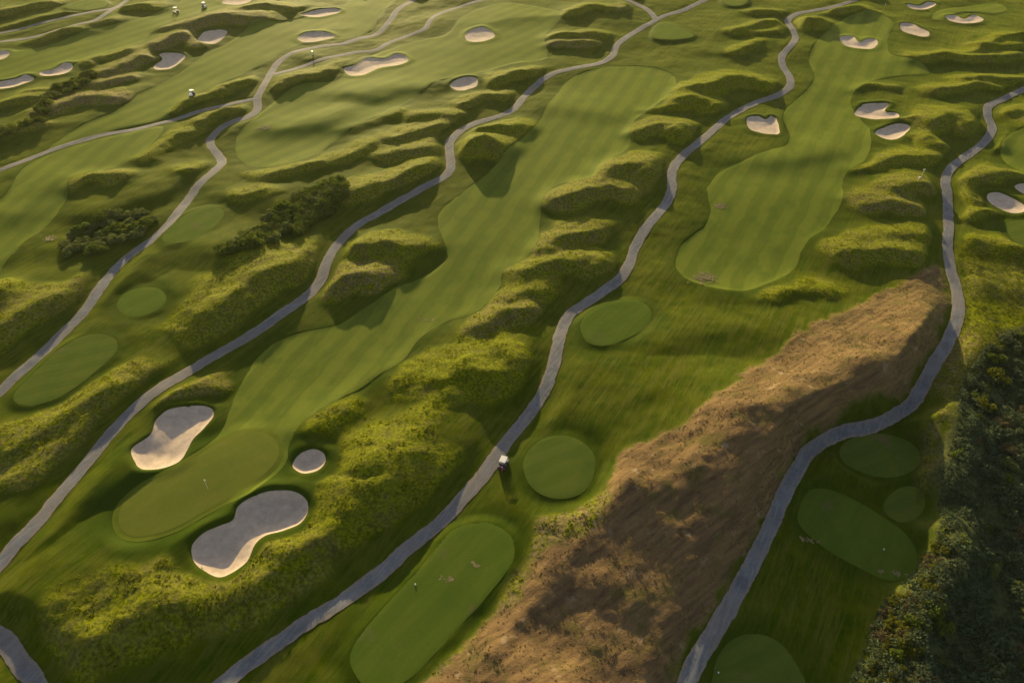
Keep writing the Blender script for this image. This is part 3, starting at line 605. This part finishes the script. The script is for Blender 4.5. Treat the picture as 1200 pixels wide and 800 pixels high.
tufts('rough_grass', 420000, grn*clump**2*.6*sstep(170, 60, Y), .24, leaf_material('tall green grass', (.105, .125, .008), (.160, .165, .010), (.19, .175, .018), .5))
tufts('dry_grass', 260000, np.maximum(hay_m*(.2+.8*clump), .25*rough*dry)*(1-scr_m)*.6, .18, leaf_material('tall dry grass', (.13, .090, .038), (.18, .125, .058), (.10, .090, .025), .4), 200)

# ------------------------------------------------------------------ shrubs
def shrub_mesh(name, seed, nleaf, leaf, mat, squash=.8):
    r = np.random.default_rng(seed)
    lob = r.normal(0, .42, (9, 3))*(1, 1, .35); lob[:, 2] = np.abs(lob[:, 2])+.45
    rad = r.uniform(.32, .55, 9)
    k = r.integers(0, 9, nleaf); dv = r.normal(0, 1, (nleaf, 3)); dv /= np.linalg.norm(dv, axis=1)[:, None]
    P = lob[k]+dv*(rad[k]*r.uniform(.55, 1.08, nleaf)**.5)[:, None]; P[:, 2] = np.abs(P[:, 2])*squash
    nn = dv+r.normal(0, .55, (nleaf, 3)); nn /= np.linalg.norm(nn, axis=1)[:, None]
    tv = np.cross(nn, r.normal(0, 1, (nleaf, 3))); tv /= np.linalg.norm(tv, axis=1)[:, None]; bv = np.cross(nn, tv)
    s = leaf*r.uniform(.6, 1.4, nleaf)[:, None]
    V = np.stack([P-tv*s, P-bv*s*.55, P+tv*s, P+bv*s*.55], 1).reshape(-1, 3)
    o = mesh_np(name, V, np.arange(len(V)).reshape(-1, 4), mat, smooth=False)
    return o
dark = leaf_material('dark shrub leaves', (.062, .092, .016), (.11, .138, .020), (.18, .185, .028), .35)
greyg = leaf_material('grey green shrub leaves', (.078, .104, .034), (.128, .150, .044), (.18, .175, .052), .35)
yell = leaf_material('yellow green shrub leaves', (.085, .100, .012), (.130, .130, .016), (.17, .14, .03), .45)
tan = leaf_material('dry tan shrub leaves', (.11, .092, .042), (.17, .135, .070), (.10, .092, .03), .35)
protos = {}
for nm, mt, sq in (('dark', dark, .85), ('grey', greyg, .75), ('yellow', yell, .8), ('tan', tan, .6)):
    protos[nm] = [shrub_mesh('shrub', 100+i*7+len(nm), 900, .11, mt, sq) for i in range(3)]
used_first = set()
def put_shrub(kind, x, y, size, label, group):
    src = random.choice(protos[kind])
    if src.name in used_first: o = src.copy(); col.objects.link(o)
    else: o = src; used_first.add(src.name)
    o.location = (x, y, float(hz(x, y, HT_g))-.1); o.rotation_euler = (0, 0, random.uniform(0, 6.28))
    o.scale = (size*random.uniform(.85, 1.2), size*random.uniform(.85, 1.2), size*random.uniform(.8, 1.15))
    return tag(o, label, 'shrub', group)
def scatter(poly, n, mind):
    got = []; x0, y0 = poly.min(0); x1, y1 = poly.max(0); tries = 0
    while len(got) < n and tries < n*60:
        tries += 1; p = np.array([rng.uniform(x0, x1), rng.uniform(y0, y1)])
        if not inside(p[:1], p[1:], poly)[0]: continue
        if got and (np.hypot(*(np.array(got)-p).T) < mind).any(): continue
        got.append(p)
    return got
for it, (pl, n, size, label, group) in enumerate(THICKETS):
    pw = resample(catmull(ats(pl), 3, True), 2, True)
    for p in scatter(pw, n, size*.55):
        k = ['dark', 'dark', 'grey'] if it != 1 else ['grey', 'grey', 'dark', 'grey']
        put_shrub(random.choice(k), p[0], p[1], size*random.uniform(.75, 1.15), label, group)
# the scrub at the right: single bushes over a carpet of heath
SC = 'shrubs of the scrub at the right edge'
for p in scatter(scrub_w, 58, 1.8):
    zc = p[1]*CP+CAM_H*SP; u = 600+FPX*p[0]/zc
    if u > 1225: continue
    d, _, _ = seg_dist(p[:1], p[1:], scrub_w, True)
    if d[0] > 1.5 or p[1] > 62:
        k = random.choices(['dark', 'grey', 'tan'], [5, 3, 3])[0]
        lab = {'dark': 'dark green shrub inside the scrub at the right edge', 'grey': 'dull grey green shrub inside the scrub at the right edge', 'tan': 'dry tan bush inside the scrub at the right edge'}[k]
        put_shrub(k, p[0], p[1], random.uniform(.8, 1.35), lab, {'dark': SC, 'grey': 'grey green shrubs of the scrub', 'tan': 'dry tan bushes of the scrub'}[k])
rim_w = resample(catmull(ats([(1092,640),(1116,652),(1098,695),(1076,730),(1062,770),(1056,820),(1014,820),(1022,765),(1036,715),(1066,690)]), 3, True), 1.5, True)
for p in scatter(rim_w, 60, .8):
    put_shrub(random.choice(['yellow', 'yellow', 'yellow', 'tan']), p[0], p[1], random.uniform(.5, .95), 'yellow green shrub on the sunlit rim of the dark scrub beside the tees', 'sunlit rim shrubs of the scrub')
for (px, py, s, lab) in [(1167, 441, 1.9, 'big bright green shrub beside the scrub, upper of the two large ones'), (1150, 478, 1.8, 'big yellow green shrub at the scrub edge, lower of the two large ones'), (1163, 410, 1.1, 'small bright shrub above the two large ones at the scrub edge'), (1154, 454, .8, 'little round yellow bush between the two large bright shrubs'), (1168, 782, 1.1, 'lone yellow green bush deep in the grey scrub near the bottom right corner'), (1143, 494, .6, 'tiny yellow bush just below the two large bright shrubs')]:
    x, y = at(px, py, .8); put_shrub('yellow', x, y, s, lab, None)
def carpet(name, poly, n, mat, leaf, hmax, seedn):
    x0, y0 = poly.min(0); x1, y1 = poly.max(0); x = rng.uniform(x0, x1, n); y = rng.uniform(y0, y1, n)
    hh = hmax*sstep(-.35, .45, fbm(x, y, 1.6, 3, seedn)); ok = inside(x, y, poly) & (hh > .06*hmax); x, y, hh = x[ok], y[ok], hh[ok]; n = len(x)
    P = np.stack([x, y, hz(x, y, HT_g)+hh*rng.uniform(.35, 1.05, n)], 1)
    nn = rng.normal(0, .6, (n, 3))+(0, 0, .7); nn /= np.linalg.norm(nn, axis=1)[:, None]
    tv = np.cross(nn, rng.normal(0, 1, (n, 3))); tv /= np.linalg.norm(tv, axis=1)[:, None]; bv = np.cross(nn, tv)
    s = leaf*rng.uniform(.6, 1.4, n)[:, None]
    V = np.stack([P-tv*s, P-bv*s*.5, P+tv*s, P+bv*s*.5], 1).reshape(-1, 3)
    return tag(mesh_np(name, V, np.arange(len(V)).reshape(-1, 4), mat, smooth=False), kind='stuff')
carpet('heath_scrub', scrub_w, 230000, leaf_material('heath leaves', (.042, .064, .032), (.082, .105, .052), (.12, .115, .055), .3), .19, 1.1, 91)
carpet('heath_edge', heath_w, 90000, leaf_material('heath edge leaves', (.075, .092, .012), (.125, .130, .018), (.17, .135, .05), .4), .10, .6, 92)

# ------------------------------------------------------------------ golf carts
white = plain('cart white paint', (.66, .62, .58), .35); navy = plain('navy seat vinyl', (.03, .035, .06), .5)
black = plain('black plastic', (.02, .02, .022), .5); tyre = plain('tyre rubber', (.018, .018, .018), .85)
steel = plain('steel', (.5, .5, .5), .35, Metallic=.8); red = plain('faded red bag', (.35, .05, .06), .6); cream = plain('cream body', (.62, .58, .50), .35)
glass = M('windscreen'); glass.bsdf((.6, .65, .68), .05, spec=.5, Alpha=.35)
def bm_obj(name, bm, mat, parent=None, bevel=0.0):
    if bevel: bmesh.ops.bevel(bm, geom=bm.edges[:], offset=bevel, segments=2, affect='EDGES', clamp_overlap=True)
    me = bpy.data.meshes.new(name); bm.to_mesh(me); bm.free(); me.materials.append(mat)
    o = bpy.data.objects.new(name, me); col.objects.link(o); o.parent = parent; return o
def box(bm, c, s, taper=1.0, shift=0.0):
    r = bmesh.ops.create_cube(bm, size=1.0)
    for v in r['verts']:
        top = v.co.z > 0; v.co.x *= s[0]*(taper if top else 1); v.co.y = v.co.y*s[1]*(taper if top else 1)+(shift if top else 0); v.co.z *= s[2]
        v.co += Vector(c)
    return bm
def tube(bm, a, b, r, seg=8):
    a, b = Vector(a), Vector(b); d = b-a
    q = d.to_track_quat('Z', 'Y').to_matrix().to_4x4(); q.translation = (a+b)/2
    bmesh.ops.create_cone(bm, cap_ends=True, segments=seg, radius1=r, radius2=r, depth=d.length, matrix=q); return bm
def make_cart():
    root = bpy.data.objects.new('golf_cart', None); col.objects.link(root)
    b = bmesh.new(); box(b, (0, .05, .30), (1.10, 2.15, .14)); bm_obj('floor_pan', b, black, root, .03)
    b = bmesh.new(); box(b, (0, .92, .58), (1.12, .62, .52), .72, -.12); bm_obj('front_cowl', b, white, root, .06)
    b = bmesh.new(); box(b, (0, -.62, .55), (1.14, 1.05, .44), .92); bm_obj('rear_body', b, navy, root, .05)
    b = bmesh.new(); box(b, (0, -.28, .83), (1.06, .52, .13)); bm_obj('seat', b, navy, root, .04)
    b = bmesh.new(); box(b, (0, -.58, 1.10), (1.06, .12, .42), 1, -.06); bm_obj('backrest', b, navy, root, .04)
    b = bmesh.new(); box(b, (0, -.02, 1.84), (1.14, 1.45, .07), .93); bm_obj('roof', b, white, root, .03)
    for sx in (-1, 1):
        b = bmesh.new(); tube(b, (sx*.5, .78, .78), (sx*.52, .58, 1.82), .022); bm_obj('roof_post', b, black, root)
        b = bmesh.new(); tube(b, (sx*.5, -.74, .75), (sx*.52, -.72, 1.82), .022); bm_obj('roof_post', b, black, root)
        for yy in (.80, -.72):
            b = bmesh.new(); tube(b, (sx*.50-.09, yy, .23), (sx*.50+.09, yy, .23), .23, 18); w = bm_obj('wheel', b, tyre, root)
            b = bmesh.new(); tube(b, (sx*.50-.095, yy, .23), (sx*.50+.095, yy, .23), .12, 14); bm_obj('rim', b, steel, w)
        b = bmesh.new(); box(b, (sx*.36, 1.20, .60), (.18, .06, .12)); bm_obj('headlight', b, steel, root, .02)
    b = bmesh.new(); box(b, (0, .66, 1.30), (1.0, .012, .82), 1, -.14); bm_obj('windscreen', b, glass.m, root)
    b = bmesh.new(); tube(b, (-.25, .62, .80), (-.25, .34, 1.06), .02); bm_obj('steering_column', b, black, root)
    b = bmesh.new(); q = Matrix.Rotation(math.radians(-42), 4, 'X'); q.translation = (-.25, .33, 1.07)
    bmesh.ops.create_cone(b, cap_ends=False, segments=18, radius1=.18, radius2=.18, depth=.03, matrix=q); bm_obj('steering_wheel', b, black, root)
    b = bmesh.new(); box(b, (0, -1.22, .42), (.95, .22, .06)); bm_obj('bag_shelf', b, black, root, .01)
    return root
def make_bag(mat):
    root = bpy.data.objects.new('golf_bag', None); col.objects.link(root)
    b = bmesh.new(); tube(b, (0, 0, 0), (0, -.10, .86), .15, 14); box(b, (0, -.20, .36), (.24, .12, .40)); bm_obj('bag_body', b, mat, root)
    b = bmesh.new()
    for k in range(7):
        a = k*.9; tube(b, (.07*math.cos(a), -.10+.07*math.sin(a), .80), (.11*math.cos(a), -.12+.1*math.sin(a), 1.02+.05*(k % 3)), .008, 6)
        box(b, (.11*math.cos(a), -.12+.1*math.sin(a), 1.06+.05*(k % 3)), (.06, .04, .07))
    bm_obj('clubs', b, steel, root)
    return root
def copy_tree(o, parent=None):
    c = o.copy(); col.objects.link(c)
    if parent: c.parent = parent
    for ch in list(o.children): copy_tree(ch, c)
    return c
cart = make_cart()
CARTS = [((590, 546), (625, 470), 'white roofed golf cart parked beside the central cart path, seen from behind', 'golf bag strapped on the near cart, '),
         ((227, 118), (190, 160), 'lone white golf cart on the left fairway above the cart path', None),
         ((207, 16), (150, 20), 'white golf cart standing on the far fairway, left one of the far pair', None),
         ((240, 10), (300, 40), 'white golf cart standing on the far fairway, right one of the far pair', None)]
for i, (pp, tgt, lab, bg_) in enumerate(CARTS):
    o = cart if i == 0 else copy_tree(cart)
    x, y = at(*pp); z = float(hz(x, y)); tx, ty = at(*tgt); a = math.atan2(ty-y, tx-x)-math.pi/2
    e = .8; sl = (float(hz(x-math.sin(a)*e, y+math.cos(a)*e))-float(hz(x+math.sin(a)*e, y-math.cos(a)*e)))/(2*e)
    o.scale = (.88, .88, .9); o.location = (x, y, z+.02); o.rotation_euler = (math.atan(sl), 0, a)
    tag(o, lab, 'golf cart', 'golf carts out on the course')
    if i < 2:
        for j, (dx, mt, cl) in enumerate([(-.26, navy, 'navy'), (.26, red, 'dark red')]):
            if i == 1 and j == 1: continue
            g = make_bag(mt if i == 0 else cream); loc = Matrix.Rotation(a, 4, 'Z') @ Vector((dx*.88, -1.07, .42))
            g.scale = (.88,)*3; g.location = (x+loc.x, y+loc.y, z+.02+loc.z-1.2*sl); g.rotation_euler = (0, 0, a)
            tag(g, (cl+' golf bag standing on the back of the near golf cart') if i == 0 else 'pale golf bag on the back of the lone cart on the left fairway', 'golf bag', 'golf bags on the carts')
# flagstick, poles, tee markers
def flagstick(px, py, label, h=2.3, flag=True):
    x, y = at(px, py, .4); z = float(hz(x, y))
    root = bpy.data.objects.new('flagstick', None); col.objects.link(root); root.location = (x, y, z)
    b = bmesh.new(); tube(b, (0, 0, 0), (0, 0, h), .028); bm_obj('pole', b, white, root)
    if flag:
        b = bmesh.new(); n = 6
        top = [b.verts.new((.02+.05*k, .05*math.sin(k*1.2), h-.02-.015*k)) for k in range(n)]
        bot = [b.verts.new((.02+.05*k, .05*math.sin(k*1.2+.3), h-.27+.01*k)) for k in range(n)]
        for k in range(n-1): b.faces.new((top[k], top[k+1], bot[k+1], bot[k]))
        bmesh.ops.solidify(b, geom=b.faces[:], thickness=.012)
        bm_obj('flag', b, white, root)
    tag(root, label, 'flagstick'); return root
flagstick(245, 575, 'thin white flagstick with small flag standing on the near putting green')
flagstick(1036, 10, 'far flagstick near the top edge above the right fairway')
# slim white marker post on the mound by the right path
x, y = at(1078, 211, 1.5); z = float(hz(x, y)); root = bpy.data.objects.new('marker_post', None); col.objects.link(root); root.location = (x, y, z)
b = bmesh.new(); tube(b, (0, 0, 0), (0, 0, 2.2), .05); bm_obj('post', b, cream, root)
b = bmesh.new(); box(b, (0, 0, 2.3), (.42, .10, .30)); bm_obj('sign_plate', b, white, root, .02)
b = bmesh.new(); box(b, (-.35, -.15, .28), (.42, .40, .60), .85); bm_obj('bin', b, cream, root, .04)
tag(root, 'slim pole with pale plate and small bin on the mound near the right path', 'marker post')
x, y = at(367, 66, .3); z = float(hz(x, y)); root = bpy.data.objects.new('distance_marker', None); col.objects.link(root); root.location = (x, y, z)
b = bmesh.new(); box(b, (0, 0, .55), (.34, .26, 1.1), .82); bm_obj('column', b, white, root, .04)
b = bmesh.new(); box(b, (0, 0, 1.14), (.40, .32, .08)); bm_obj('cap', b, white, root, .02)
tag(root, 'small white stone marker between the forking far paths', 'marker post')
def tee_marker(px, py, label):
    x, y = at(px, py, .5); b = bmesh.new(); bmesh.ops.create_uvsphere(b, u_segments=14, v_segments=8, radius=.11)
    bmesh.ops.translate(b, verts=b.verts, vec=(0, 0, .10)); 
    o = bm_obj('tee_marker', b, white); o.location = (x, y, float(hz(x, y))+.03); tag(o, label, 'tee marker', 'white tee markers')
tee_marker(487, 686, 'white ball-like tee marker on the left rim of the long bottom tee')
tee_marker(845, 781, 'white ball-like tee marker on the dark tee at the bottom edge')
tee_marker(1040, 637, 'white ball-like tee marker on the large slanting tee')

# ------------------------------------------------------------------ evening haze over the whole course
if HAZE_DENSITY > 0:
    bm = bmesh.new(); bmesh.ops.create_cube(bm, size=1.0)
    zlo, zhi = float(HT_g.min())-1.0, CAM_H+3
    for v in bm.verts: v.co = Vector((v.co.x*10600, v.co.y*10800+180, zlo if v.co.z < 0 else zhi))
    hm = bpy.data.materials.new('haze'); hm.use_nodes = True; t = hm.node_tree; t.nodes.clear()
    o_ = t.nodes.new('ShaderNodeOutputMaterial'); pv = t.nodes.new('ShaderNodeVolumePrincipled')
    pv.inputs['Color'].default_value = (.95, .90, .70, 1); pv.inputs['Density'].default_value = HAZE_DENSITY; pv.inputs['Anisotropy'].default_value = .45
    t.links.new(pv.outputs[0], o_.inputs['Volume'])
    tag(bm_obj('haze', bm, hm), kind='stuff')
